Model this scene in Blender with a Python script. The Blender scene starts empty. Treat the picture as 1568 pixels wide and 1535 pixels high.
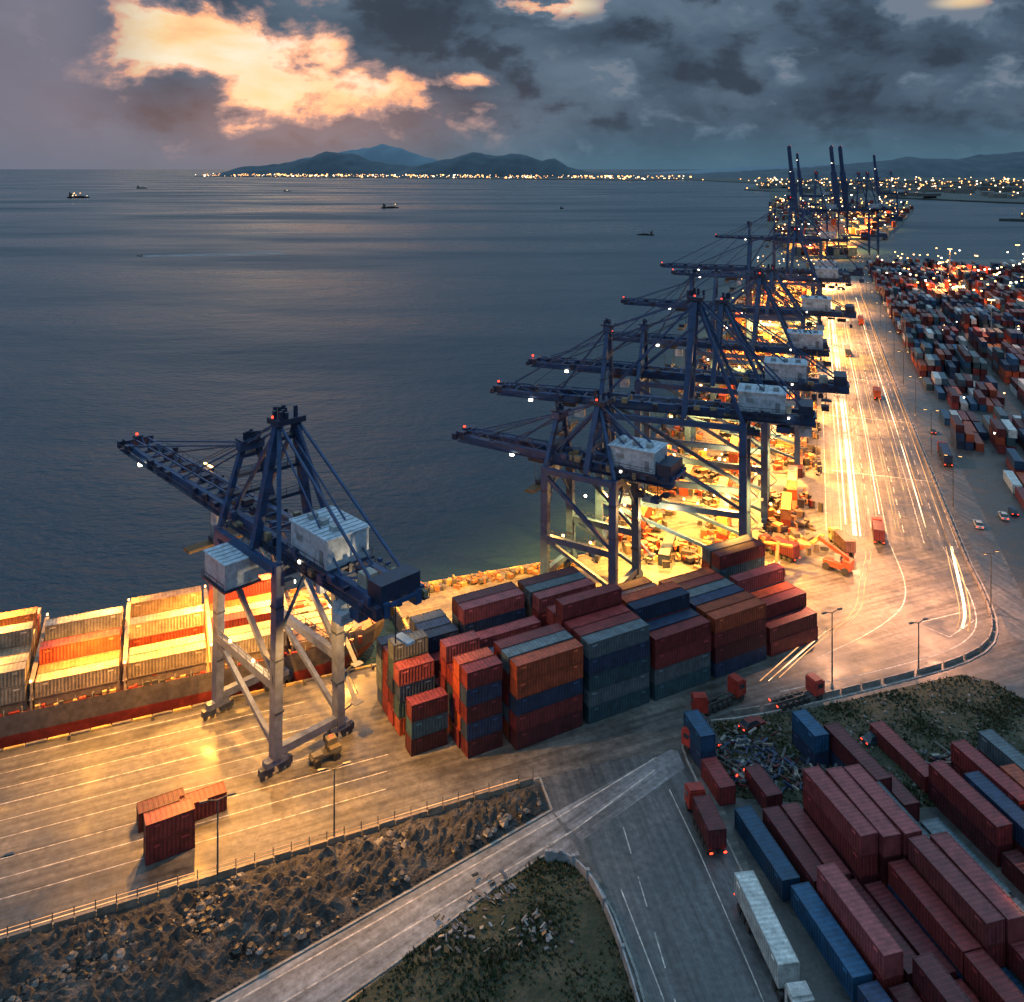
import bpy, math, random
import numpy as np
from mathutils import Vector, noise
random.seed(7)
S=bpy.context.scene
R=random.random
def U(a,b): return a+(b-a)*random.random()
K=.62   # overall lamp power factor

# ---------------------------------------------------------------- materials
def newmat(name):
    m=bpy.data.materials.new(name); m.use_nodes=True
    nt=m.node_tree; nt.nodes.clear()
    out=nt.nodes.new('ShaderNodeOutputMaterial')
    bs=nt.nodes.new('ShaderNodeBsdfPrincipled')
    nt.links.new(bs.outputs[0],out.inputs[0])
    return m,nt,bs
def N(nt,t,**k):
    n=nt.nodes.new(t)
    for a,b in k.items(): setattr(n,a,b)
    return n
def noise_n(nt,vec,scale,detail=4,rough=.6):
    n=N(nt,'ShaderNodeTexNoise'); n.inputs['Scale'].default_value=scale
    n.inputs['Detail'].default_value=detail; n.inputs['Roughness'].default_value=rough
    if vec is not None: nt.links.new(vec,n.inputs['Vector'])
    return n
def ramp(nt,fac,stops):
    r=N(nt,'ShaderNodeValToRGB'); e=r.color_ramp.elements
    while len(e)<len(stops): e.new(.5)
    for i,(p,c) in enumerate(stops):
        e[i].position=p; e[i].color=(*c,1) if len(c)==3 else c
    nt.links.new(fac,r.inputs[0]); return r
def mixc(nt,a,b,f,mode='MIX'):
    m=N(nt,'ShaderNodeMix',data_type='RGBA',blend_type=mode)
    for s,v in ((6,a),(7,b),(0,f)):
        if hasattr(v,'is_linked'): nt.links.new(v,m.inputs[s])
        else: m.inputs[s].default_value=(*v,1) if isinstance(v,tuple) else v
    return m.outputs[2]
def bump(nt,bs,h,strength,dist):
    b=N(nt,'ShaderNodeBump'); b.inputs['Strength'].default_value=strength; b.inputs['Distance'].default_value=dist
    nt.links.new(h,b.inputs['Height']); nt.links.new(b.outputs[0],bs.inputs['Normal'])

def paint_mat():
    m,nt,bs=newmat('weathered_paint')
    at=N(nt,'ShaderNodeAttribute',attribute_name='Col')
    tc=N(nt,'ShaderNodeNewGeometry')
    n1=noise_n(nt,tc.outputs['Position'],.8,5,.7)
    n2=noise_n(nt,tc.outputs['Position'],4,3,.7)
    r1=ramp(nt,n1.outputs[0],[(.3,(.5,.5,.5)),(.65,(1.2,1.2,1.2))])
    c=mixc(nt,at.outputs[0],r1.outputs[0],1.0,'MULTIPLY')
    r2=ramp(nt,n2.outputs[0],[(.54,(0,0,0)),(.74,(.5,.5,.5))])
    c=mixc(nt,c,(.07,.045,.035),r2.outputs[0])
    nt.links.new(c,bs.inputs['Base Color']); bs.inputs['Roughness'].default_value=.48
    bs.inputs['Specular IOR Level'].default_value=.4
    return m
PAINT=paint_mat()
def emis(name,col,st,vary=False):
    m=bpy.data.materials.new(name); m.use_nodes=True; nt=m.node_tree; nt.nodes.clear()
    o=nt.nodes.new('ShaderNodeOutputMaterial'); e=nt.nodes.new('ShaderNodeEmission')
    e.inputs[0].default_value=(*col,1); e.inputs[1].default_value=st; nt.links.new(e.outputs[0],o.inputs[0])
    if vary:
        g=N(nt,'ShaderNodeNewGeometry'); n=noise_n(nt,g.outputs['Position'],.04,5,.7)
        r=ramp(nt,n.outputs[0],[(.33,(.08,.08,.08)),(.58,(1,1,1))]); mu=N(nt,'ShaderNodeMath',operation='MULTIPLY'); mu.inputs[1].default_value=st
        nt.links.new(r.outputs[0],mu.inputs[0]); nt.links.new(mu.outputs[0],e.inputs[1])
    m.cycles.emission_sampling='NONE'; return m
EW=emis('lamp_warm',(1,.5,.15),10); EC=emis('lamp_white',(1,.86,.62),14); ER=emis('lamp_red',(1,.05,.02),5)
CWm=emis('city_lamp_warm',(1,.45,.14),5); CCm=emis('city_lamp_white',(1,.75,.45),6)
TR=emis('trail_warm',(1,.45,.18),2.4,True); TRW=emis('trail_white',(1,.70,.38),5.0,True)
GLASS,ntg,bg=newmat('dark_glass'); bg.inputs['Base Color'].default_value=(.02,.03,.04,1); bg.inputs['Roughness'].default_value=.1
MATS=[PAINT,EW,EC,ER,GLASS]

def ground_mat(name,c1,c2,c3,sc=.15,rough=.85,bs_=.5,bd=.05,streak=None,wet=False):
    m,nt,bs=newmat(name)
    g=N(nt,'ShaderNodeNewGeometry'); P=g.outputs['Position']
    n1=noise_n(nt,P,sc,6,.66); n2=noise_n(nt,P,sc*9,6,.7)
    c=ramp(nt,n1.outputs[0],[(.32,c1),(.5,c2),(.68,c3)]).outputs[0]
    c=mixc(nt,c,ramp(nt,n2.outputs[0],[(.3,(.5,.5,.5)),(.7,(1.35,1.35,1.35))]).outputs[0],1.0,'MULTIPLY')
    if streak is not None:
        mp=N(nt,'ShaderNodeMapping'); mp.inputs['Rotation'].default_value=(0,0,-streak)
        mp2=N(nt,'ShaderNodeMapping'); mp2.inputs['Scale'].default_value=(.03,.8,1)
        nt.links.new(P,mp.inputs[0]); nt.links.new(mp.outputs[0],mp2.inputs[0])
        n4=noise_n(nt,mp2.outputs[0],1.0,5,.65)
        c=mixc(nt,c,ramp(nt,n4.outputs[0],[(.35,(.5,.5,.5)),(.62,(1.35,1.35,1.35))]).outputs[0],.9,'MULTIPLY')
    nt.links.new(c,bs.inputs['Base Color'])
    if wet:
        rr=ramp(nt,n1.outputs[0],[(.35,(.3,.3,.3)),(.6,(.7,.7,.7))]); nt.links.new(rr.outputs[0],bs.inputs['Roughness'])
    else: bs.inputs['Roughness'].default_value=rough
    bump(nt,bs,n2.outputs[0],bs_,bd)
    return m
A1=math.atan2(.385,.923); A2=math.atan2(.941,.337)
M_apron=ground_mat('quay_concrete',(.05,.048,.046),(.08,.077,.074),(.12,.115,.11),.1,streak=A1,bs_=.2,wet=True)
M_roadB=ground_mat('road_asphalt_worn',(.065,.062,.06),(.09,.087,.084),(.13,.125,.12),.1,streak=A2,bs_=.2,wet=True)
M_asph=ground_mat('asphalt',(.05,.054,.06),(.07,.076,.084),(.095,.102,.112),.12,bs_=.2,streak=math.radians(100),wet=True)
M_asph2=ground_mat('asphalt_pale',(.10,.11,.125),(.15,.163,.183),(.20,.215,.24),.12,bs_=.2,streak=math.radians(40))
M_gravel=ground_mat('rubble_soil',(.018,.018,.019),(.05,.047,.045),(.12,.107,.10),.3,bs_=1,bd=.4)
M_grass=ground_mat('grass_soil',(.015,.024,.012),(.032,.04,.02),(.08,.07,.05),.25,bs_=1,bd=.25)
M_yard=ground_mat('yard_ground',(.03,.03,.032),(.05,.05,.05),(.08,.077,.073),.2,bs_=.5,bd=.1,wet=True)
M_far=ground_mat('far_land',(.03,.04,.04),(.05,.06,.06),(.07,.08,.08),.004)
M_kerb=ground_mat('kerb_concrete',(.16,.15,.14),(.24,.23,.22),(.32,.31,.3),.5)
M_mark=ground_mat('marking_paint',(.13,.125,.12),(.36,.35,.34),(.62,.6,.57),.9)

# ---------------------------------------------------------------- mesh builder
class MB:
    def __init__(s): s.v=[];s.f=[];s.c=[];s.m=[]
    def add(s,V,F,col,mat=0):
        o=len(s.v); s.v.extend([tuple(p) for p in V])
        for f in F:
            s.f.append(tuple(i+o for i in f)); s.c.append(col); s.m.append(mat)
    def box(s,cx,cy,cz,sx,sy,sz,col,rot=0,mat=0):
        c,n=math.cos(rot),math.sin(rot); V=[]
        for dz in(-.5,.5):
            for dx,dy in((-.5,-.5),(.5,-.5),(.5,.5),(-.5,.5)):
                x,y=dx*sx,dy*sy; V.append((cx+x*c-y*n,cy+x*n+y*c,cz+dz*sz))
        s.add(V,BF,col,mat)
    def beam(s,p0,p1,w,h,col,mat=0):
        p0=Vector(p0);p1=Vector(p1);d=(p1-p0)
        if d.length<1e-6:return
        d.normalize(); up=Vector((0,0,1)) if abs(d.z)<.95 else Vector((1,0,0))
        a=d.cross(up).normalized()*w/2; b=a.cross(d).normalized()*h/2
        V=[p0-a-b,p0+a-b,p0+a+b,p0-a+b,p1-a-b,p1+a-b,p1+a+b,p1-a+b]
        s.add(V,[(0,3,2,1),(4,5,6,7),(0,1,5,4),(1,2,6,5),(2,3,7,6),(3,0,4,7)],col,mat)
    def cyl(s,p0,p1,r0,r1,col,n=8,mat=0):
        p0=Vector(p0);p1=Vector(p1);d=(p1-p0).normalized()
        up=Vector((0,0,1)) if abs(d.z)<.95 else Vector((1,0,0))
        a=d.cross(up).normalized(); b=a.cross(d)
        V=[];
        for p,r in((p0,r0),(p1,r1)):
            for i in range(n):
                t=2*math.pi*i/n; V.append(p+a*math.cos(t)*r+b*math.sin(t)*r)
        F=[(i,(i+1)%n,n+(i+1)%n,n+i) for i in range(n)]+[tuple(range(n-1,-1,-1)),tuple(range(n,2*n))]
        s.add(V,F,col,mat)
    def tmpl(s,T,x,y,z,rot,col):
        V,F,CM=T; c,n=math.cos(rot),math.sin(rot)
        W=np.empty_like(V); W[:,0]=V[:,0]*c-V[:,1]*n+x; W[:,1]=V[:,0]*n+V[:,1]*c+y; W[:,2]=V[:,2]+z
        o=len(s.v); s.v.extend(map(tuple,W.tolist()))
        for f,cm in zip(F,CM):
            s.f.append(tuple(i+o for i in f)); s.c.append((col[0]*cm,col[1]*cm,col[2]*cm)); s.m.append(0)
    def obj(s,name,mats=None,loc=(0,0,0),rot=0):
        me=bpy.data.meshes.new(name); me.from_pydata(s.v,[],s.f)
        for m in (mats or MATS): me.materials.append(m)
        me.polygons.foreach_set('material_index',s.m)
        at=me.color_attributes.new('Col','FLOAT_COLOR','CORNER')
        cs=[]
        for f,c in zip(s.f,s.c): cs.extend((c[0],c[1],c[2],1.0)*len(f))
        at.data.foreach_set('color',cs)
        me.update()
        ob=bpy.data.objects.new(name,me); S.collection.objects.link(ob)
        ob.location=loc; ob.rotation_euler=(0,0,rot); return ob
BF=[(0,3,2,1),(4,5,6,7),(0,1,5,4),(1,2,6,5),(2,3,7,6),(3,0,4,7)]

def container_template(L,detail=True):
    b=MB(); W,H=2.44,2.59; hx,hy=L/2,W/2
    if not detail:
        b.box(0,0,H/2,L-.1,W-.1,H-.08,(1,1,1))
        for sx in(-1,1):
            for sy in(-1,1): b.box(sx*(hx-.08),sy*(hy-.08),H/2,.16,.16,H,(.8,.8,.8))
        return np.array(b.v),b.f,[c[0] for c in b.c]
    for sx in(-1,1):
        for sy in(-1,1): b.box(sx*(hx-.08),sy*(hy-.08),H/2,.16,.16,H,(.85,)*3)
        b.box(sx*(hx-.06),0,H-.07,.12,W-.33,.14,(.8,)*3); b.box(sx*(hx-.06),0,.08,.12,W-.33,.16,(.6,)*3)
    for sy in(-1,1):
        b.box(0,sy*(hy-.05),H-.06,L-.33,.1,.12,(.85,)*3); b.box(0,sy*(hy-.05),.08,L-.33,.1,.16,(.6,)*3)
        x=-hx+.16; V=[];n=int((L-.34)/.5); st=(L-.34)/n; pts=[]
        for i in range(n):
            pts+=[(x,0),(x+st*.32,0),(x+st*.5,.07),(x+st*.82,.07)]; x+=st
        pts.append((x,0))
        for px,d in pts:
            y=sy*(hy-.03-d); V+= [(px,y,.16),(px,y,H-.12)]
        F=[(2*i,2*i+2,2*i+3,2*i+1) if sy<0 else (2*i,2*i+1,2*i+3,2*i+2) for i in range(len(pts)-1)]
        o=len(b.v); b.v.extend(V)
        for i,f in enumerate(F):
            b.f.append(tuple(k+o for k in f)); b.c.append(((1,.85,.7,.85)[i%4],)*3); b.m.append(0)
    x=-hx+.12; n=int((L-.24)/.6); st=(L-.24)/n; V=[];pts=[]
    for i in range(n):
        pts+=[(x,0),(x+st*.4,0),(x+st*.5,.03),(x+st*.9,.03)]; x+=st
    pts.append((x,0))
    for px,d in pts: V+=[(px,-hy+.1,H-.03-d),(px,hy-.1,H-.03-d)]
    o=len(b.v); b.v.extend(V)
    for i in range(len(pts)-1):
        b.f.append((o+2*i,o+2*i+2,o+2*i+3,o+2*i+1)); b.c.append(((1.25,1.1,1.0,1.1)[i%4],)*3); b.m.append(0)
    b.box(-hx+.1,0,H/2,.04,W-.34,H-.3,(.95,)*3)
    for k in(-1,1): b.box(hx-.07,k*.54,H/2,.05,1.03,H-.3,(.92,)*3)
    for k in(-.85,-.25,.25,.85): b.box(hx-.03,k,H/2,.04,.05,H-.3,(2.2,)*3)
    for sy in(-1,1): b.box(hx-1.2,sy*(hy-.02),H-.55,.9,.02,.22,(2.6,)*3); b.box(-hx+1.4,sy*(hy-.02),H-.5,.7,.02,.3,(2.2,)*3)
    return np.array(b.v),b.f,[c[0] for c in b.c]
C40=container_template(12.19); C20=container_template(6.06); C40L=container_template(12.19,False)
RED=(.15,.022,.024);DRED=(.08,.014,.018);ORG=(.33,.06,.025);NAVY=(.018,.035,.08);BLUE=(.012,.06,.13);GREY=(.08,.105,.125);TEAL=(.025,.06,.08);WHT=(.45,.46,.46);BEI=(.4,.3,.18);PINK=(.2,.045,.05)
def rc(ch): return random.choice(ch)
def jit(c):
    k=U(.7,1.3); return (c[0]*k*U(.93,1.07),c[1]*k,c[2]*k)

# ---------------------------------------------------------------- polygons / sheets
def sheet(name,poly,z,mat):
    me=bpy.data.meshes.new(name); me.from_pydata([(x,y,z) for x,y in poly],[],[tuple(range(len(poly)))])
    me.materials.append(mat); me.update()
    if me.polygons[0].normal.z<0: me.flip_normals()
    ob=bpy.data.objects.new(name,me); S.collection.objects.link(ob); return ob
def slab(name,poly,z0,z1,mat,mat2=None):
    n=len(poly)
    a=sum(poly[i][0]*poly[(i+1)%n][1]-poly[(i+1)%n][0]*poly[i][1] for i in range(n))
    if a<0: poly=poly[::-1]
    V=[(x,y,z1) for x,y in poly]+[(x,y,z0) for x,y in poly]
    F=[tuple(range(n))]+[(i,n+i,n+(i+1)%n,(i+1)%n) for i in range(n)]
    me=bpy.data.meshes.new(name); me.from_pydata(V,[],F); me.materials.append(mat)
    if mat2:
        me.materials.append(mat2)
        for p in me.polygons[1:]: p.material_index=1
    me.update(); ob=bpy.data.objects.new(name,me); S.collection.objects.link(ob); return ob
def strip(mb,pts,w,z,col=(1,1,1),mat=0):
    P=[Vector((p[0],p[1])) for p in pts]; L=[]
    for i,p in enumerate(P):
        d=(P[min(i+1,len(P)-1)]-P[max(i-1,0)]).normalized(); nrm=Vector((-d.y,d.x))*w/2; L.append((p+nrm,p-nrm))
    V=[];F=[]
    for a,b in L: V+=[(b.x,b.y,z),(a.x,a.y,z)]
    for i in range(len(L)-1): F.append((2*i,2*i+2,2*i+3,2*i+1))
    mb.add(V,F,col,mat)
def kerb(mb,pts,w=.3,h=.14):
    for a,b in zip(pts[:-1],pts[1:]): mb.beam((a[0],a[1],h/2),(b[0],b[1],h/2),w,h,(.2,.2,.2))
def smooth(pts,it=2):
    for _ in range(it):
        q=[pts[0]]
        for a,b in zip(pts[:-1],pts[1:]):
            q+=[(a[0]*.75+b[0]*.25,a[1]*.75+b[1]*.25),(a[0]*.25+b[0]*.75,a[1]*.25+b[1]*.75)]
        q.append(pts[-1]); pts=q
    return pts
def inside(x,y,poly):
    c=False;n=len(poly)
    for i in range(n):
        x1,y1=poly[i];x2,y2=poly[(i+1)%n]
        if (y1>y)!=(y2>y) and x<(x2-x1)*(y-y1)/(y2-y1)+x1: c=not c
    return c
def edged(x,y,poly):
    d=1e9;n=len(poly);p=Vector((x,y))
    for i in range(n):
        a=Vector(poly[i]);b=Vector(poly[(i+1)%n]);t=max(0,min(1,(p-a).dot(b-a)/(b-a).length_squared)); d=min(d,(p-a-(b-a)*t).length)
    return d
def terrain(name,poly,res,amp,mat,sc=.15,x0=-95,y0=78,rough=.5,fr=1.3):
    xs=[p[0] for p in poly];ys=[p[1] for p in poly]
    ax,bx=max(min(xs),x0),max(xs); ay,by=max(min(ys),y0),max(ys)
    nx=int((bx-ax)/res)+1; ny=int((by-ay)/res)+1; V=[];F=[];idx={}
    for j in range(ny):
        for i in range(nx):
            x=ax+i*res;y=ay+j*res
            if inside(x,y,poly):
                e=min(1,edged(x,y,poly)/2.5)
                h=noise.noise(Vector((x*sc,y*sc,3)))*1.1+.45+abs(noise.noise(Vector((x*fr,y*fr,9))))*rough+noise.noise(Vector((x*.5,y*.5,1)))*.35
                idx[i,j]=len(V); V.append((x,y,.012+e*max(0,h)*amp))
    for (i,j) in list(idx):
        k=[(i,j),(i+1,j),(i+1,j+1),(i,j+1)]
        if all(q in idx for q in k): F.append(tuple(idx[q] for q in k))
    me=bpy.data.meshes.new(name); me.from_pydata(V,[],F); me.materials.append(mat); me.update()
    ob=bpy.data.objects.new(name,me); S.collection.objects.link(ob)
    return V

land=[(-300,39.2),(-17,157.2),(-27,181),(17,197.5),(243,830),(480,840),(720,820),(950,700),(950,-60),(-300,-60)]
slab('quay_ground',land,-6,0,M_apron,M_kerb)
gravel=[(-150,61.5),(-59.7,98.5),(3.9,124.8),(5.2,119.2),(-32,92.0),(-60,71.5),(-150,10)]
grass1=[(3,110.6),(7.2,110.9),(11.2,105.5),(14,91.6),(15.6,70),(-45,70),(-18.6,90.8)]
sheet('rubble_ground',gravel,.006,M_gravel); terrain('rubble_bank',gravel,.35,1.3,M_gravel,rough=1.3,fr=.9)
sheet('side_road',[(5.6,118.6),(-32,91.4),(-60,70.9),(-46,70),(-18.8,91.4),(3.6,111.2),(9,111.2)],.004,M_asph2)
sheet('verge_ground',grass1,.006,M_grass); gv=terrain('grass_verge',grass1,.4,.35,M_grass)
sheet('access_road',[(4.4,125.3),(15,129),(25.8,131),(27.3,122),(29,109),(31.2,91.6),(33.8,70),(16.3,70),(15,91.6),(12,106),(9.1,111.6),(5.8,118.4)],.008,M_asph)
sheet('ramp_lane',[(5.9,118.5),(24.5,131.4),(25.6,131.1),(26,127.5),(9.3,113.6)],.0105,M_asph2)
grass2=[(27,131.2),(31.2,137.2),(52.9,142.3),(69.6,147.8),(80,151),(84,149),(90,138),(74,121),(52,119),(29.9,121.6)]
sheet('field_ground',grass2,.006,M_grass); gv2=terrain('grass_field',grass2,.45,.35,M_grass)
sheet('container_yard_ground',[(29.6,121.4),(52,118.8),(74,120.8),(91,137.8),(140,150),(140,60),(35,60),(31.9,91.6)],.005,M_yard)
B0=(79.9,215.9)
def roadB(q,t):
    return (B0[0]+.941*q+.337*t,B0[1]-.337*q+.941*t)
sheet('quay_road',[roadB(-1,-8),roadB(30.5,-8),roadB(30.5,640),roadB(-1,640)],.004,M_roadB)
sheet('storage_yard_ground',[roadB(38.6,-60),roadB(420,-60),roadB(420,640),roadB(38.6,640)],.006,M_yard)
sheet('service_road',[roadB(32.6,-45),roadB(38,-45),roadB(38,640),roadB(32.6,640)],.005,M_asph)

kb=MB()
right=smooth([roadB(31,620),(192.7,446.6),(105.8,197.6),(100,178),(95.6,166.6),(90,159),(81,153.5),(69,149),(52.4,143.2),(38,139),(30.9,138.1),(27,133.5),(26.3,131.2),(27.5,122),(29.5,108),(31.6,91.6),(34.2,70)],1)
kerb(kb,right)
kerb(kb,[(-150,61.9),(-59.7,98.9),(4.1,125.3)]); kerb(kb,[(4.1,125.3),(5.6,119.0)])
kerb(kb,smooth([(5.6,119),(-32,91.7),(-60,71.2)],0)); kerb(kb,smooth([(-46,70),(-18.7,91.1),(3,110.9),(7.4,111.3),(11.6,105.8),(14.6,91.6),(16,70)],1))
kb.obj('kerb',[M_kerb])
wl=MB()
for a,b in zip(right[:-1],right[1:]):
    av=Vector((*a,0));bv=Vector((*b,0));d=(bv-av);L=d.length
    if av.y<140 or L<.1: continue
    n=max(1,int(L/4)); nr=Vector((d.y,-d.x,0)).normalized()
    side=nr if (nr.x>0 or nr.y<0) else -nr
    for i in range(n):
        p=av+d*(i+.05)/n+side*-.9; q=av+d*(i+.92)/n+side*-.9
        wl.beam((p.x,p.y,.42),(q.x,q.y,.42),.25,.8,(.2,.18,.17))
wl.obj('road_barrier')
w2=MB()
for i in range(70):
    a=-1.0-i*2.3; p=(4+a*.924,124.9+a*.382); q=(p[0]-2.15*.924,p[1]-2.15*.382)
    w2.beam((p[0],p[1]-.5,.45),(q[0],q[1]-.5,.45),.35,.9 if i%3 else 1.2,(.2,.16,.13))
    w2.beam((p[0],p[1]-.5,1),(p[0],p[1]-.5,2.1),.1,.1,(.1,.09,.08))
w2.obj('retaining_wall')
w3=MB()
pts=smooth([(4.5,110.2),(7.4,110.4),(10.9,105.4),(13.6,91.6),(15.2,74)],2)
for a,b in zip(pts[:-1],pts[1:]): w3.beam((*a,.6),(*b,.6),.22,1.2,(.28,.28,.3))
for a in pts[::2]: w3.box(a[0],a[1],.75,.45,.45,1.5,(.25,.25,.26))
w3.obj('boundary_wall')
cp=MB()
for (a,b) in (((-160,97.6),(-17,157.2)),((-17,157.2),(-27,181)),((-27,181),(17,197.5)),((17,197.5),(243,830))):
    av,bv=Vector((*a,0)),Vector((*b,0)); n=int((bv-av).length/3); d=(bv-av)/n
    nr=Vector((d.y,-d.x,0)).normalized()
    for i in range(n):
        p=av+d*i+nr*.35;q=av+d*(i+.94)+nr*.35
        cp.beam((p.x,p.y,.15),(q.x,q.y,.15),.5,.3,(.4,.28,.1) if i%2 else (.12,.11,.1))
        if i%4==0: cp.cyl((p.x+nr.x*.9,p.y+nr.y*.9,0),(p.x+nr.x*.9,p.y+nr.y*.9,.6),.3,.22,(.05,.05,.05))
        if i%3==0: cp.box(p.x-nr.x*.75,p.y-nr.y*.75,-1.2,.6,.6,2,(.02,.02,.02))
cp.obj('quay_coping')

mk=MB()
def u1p(x0,y0,t): return (x0+.9235*t,y0+.3835*t)
for off in (-2.5,-6,-9.5,-13,-16.5,-20):
    sx,sy=-17+.385*(-off),157.2+.923*off
    e=0 if off<-3 else -14
    strip(mk,[u1p(sx,sy,-130),u1p(sx,sy,-60),u1p(sx,sy,e-22)],.14 if off!=-13 else .22,.005)
for off in (-24,-27.5,-31):
    sx,sy=-17+.385*(-off),157.2+.923*off
    strip(mk,[u1p(sx,sy,-130),u1p(sx,sy,-5+off*.3)],.15,.005)
for q in (0,3.5,10.5,14,18,22,26,29.3):
    if q in(10.5,18,26):
        for k in range(0,600,9): strip(mk,[roadB(q,k),roadB(q,k+4.5)],.2,.009)
    else: strip(mk,[roadB(q,-5),roadB(q,300),roadB(q,635)],.2,.009)
for t in range(40,600,60):
    strip(mk,[roadB(1,t),roadB(29,t)],.4,.0095)
strip(mk,smooth([roadB(26,-6),(95,172),(86,160),(66,152),(46,146)],3),.2,.005)
strip(mk,smooth([roadB(14,-6),(84,178),(72,166),(56,156)],3),.18,.005)
strip(mk,[(84,163),(92,169),(91,172),(80,168),(84,163)],.18,.005)
strip(mk,[(22.8,123),(24.6,112),(26.8,95),(29,75)],.15,.012)
for k in range(0,60,8):
    strip(mk,[(15.2+k*.10,116-k),(15.2+(k+4.5)*.10,116-k-4.5)],.15,.012)
strip(mk,[(13.6,106),(16.4,92),(17.6,75)],.15,.012)
for dx in (0,2.6):
    strip(mk,[(22-dx*.2,129.7-dx),(6.5+dx*.75,117.8-dx*.9),(-30+dx*.8,91.6-dx*.9),(-50+dx*.8,77-dx)],.22,.0145)
mk.obj('road_marking',[M_mark])

tr=MB()
for q,w,m,t0,t1 in ((4.6,.4,1,0,420),(5.5,.25,0,0,500),(6.6,1.0,1,-6,400),(7.8,.4,1,-6,300),(8.6,.25,0,-6,520),(9.7,.12,0,0,260),(12.2,.25,0,-4,500),(13.0,.18,1,10,300),(16.3,.22,0,0,460),(17.1,.12,0,0,200),(20.5,.18,0,30,260),(23.4,.25,1,0,420),(24.2,.18,0,20,380),(27.5,.18,0,0,480)):
    strip(tr,[roadB(q+math.sin(t*.02)*.25,t) for t in range(t0,t1,12)],w,.03+q*.0005,(1,1,1),m)
for dx in (0,1.2): strip(tr,smooth([roadB(6.4+dx,-6),(84+dx,200),(76+dx,186),(70+dx,172),(58.5+dx,163),(46+dx,150)],3),.18,.028,(1,1,1),0)
strip(tr,smooth([(104.5,202),(99.5,190),(92,172),(88,166)],2),.55,.029,(1,1,1),1)
strip(tr,smooth([(105.6,206),(100.5,190),(93,172),(88.6,165)],2),.25,.033,(1,1,1),0)
strip(tr,smooth([(103.2,202),(98.2,190),(91,172),(87,166)],2),.15,.033,(1,1,1),0)
strip(tr,[(60,166),(43.5,149)],.22,.027,(1,1,1),0); strip(tr,[(61,165),(45,149)],.12,.027,(1,1,1),1)
strip(tr,[u1p(-60,99.7,-60),u1p(-60,99.7,66)],.14,.03,(1,1,1),0)
strip(tr,[u1p(-60,100.4,-60),u1p(-60,100.4,40)],.08,.03,(1,1,1),0)
tr.obj('light_trail',[TR,TRW])

# ---------------------------------------------------------------- vegetation and rubble (single masses)
gb=MB()
def tuft(x,y,z,h,col):
    for k in range(4):
        a=U(0,6.28);b=.1+R()*.1
        dx,dy=math.cos(a)*b,math.sin(a)*b; lx,ly=U(-.3,.3),U(-.3,.3)
        gb.add([(x-dx,y-dy,z),(x+dx,y+dy,z),(x+lx,y+ly,z+h)],[(0,1,2)],col)
for src,n in ((gv,7500),(gv2,9500)):
    for _ in range(n):
        v=random.choice(src); d=noise.noise(Vector((v[0]*.16,v[1]*.16,5)))
        if d+U(-.4,.4)>-.1:
            tuft(v[0]+U(-.2,.2),v[1]+U(-.2,.2),v[2]-.05,U(.12,.4)+max(0,d)*.5,jit(rc([(.025,.042,.014),(.04,.055,.022),(.08,.07,.038),(.11,.09,.055)])))
gb.obj('grass')
rb=MB()
def rock(x,y,z,r,col):
    V=[];n=6
    for k,(zz,rr) in enumerate(((-.4,.8),(.15,1),(.6,.5))):
        for i in range(n):
            t=6.28*i/n+k*.4; q=r*rr*U(.7,1.2); V.append((x+math.cos(t)*q,y+math.sin(t)*q,z+zz*r*U(.8,1.2)))
    F=[(k*n+i,k*n+(i+1)%n,(k+1)*n+(i+1)%n,(k+1)*n+i) for k in range(2) for i in range(n)]+[tuple(range(2*n,3*n))]
    rb.add(V,F,col)
for _ in range(4200):
    t=R()**.9*82; d=abs(random.gauss(0,1))*2.6+U(.8,14)*R()
    x=3-t*.924+d*.38; y=123-t*.382-d*.92
    if noise.noise(Vector((x*.15,y*.15,2)))<-.05: continue
    if inside(x,y,gravel) and edged(x,y,gravel)>.4:
        k=.015+.16*R()**2.4; rock(x,y,.75,.08+.7*R()**4,(k,k*.95,k*.92))
for _ in range(350):
    v=random.choice(gv2); k=U(.05,.2); rock(v[0],v[1],v[2],U(.1,.4),(k,k*.95,k*.9))
rb.obj('rubble')
db=MB()
for _ in range(520):
    x,y=random.choice([(40,127),(46,124),(35,132),(35,126),(68,128)]); x+=random.gauss(0,3); y+=random.gauss(0,1.6)
    db.beam((x,y,U(.2,1)),(x+U(-1.6,1.6),y+U(-1.6,1.6),U(.2,1.4)),U(.08,.5),U(.05,.3),jit(rc([DRED,GREY,NAVY,(.2,.19,.17),(.05,.05,.05)])))
for _ in range(120):
    x,y=random.choice([(-2,105),(-6,100),(3,100)]); x+=random.gauss(0,1.6); y+=random.gauss(0,1.4)
    db.beam((x,y,U(.2,.6)),(x+U(-.8,.8),y+U(-.8,.8),U(.2,.8)),U(.08,.4),U(.05,.2),jit(rc([(.2,.2,.2),(.12,.12,.13),(.05,.05,.05)])))
db.obj('debris_pile')

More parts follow.
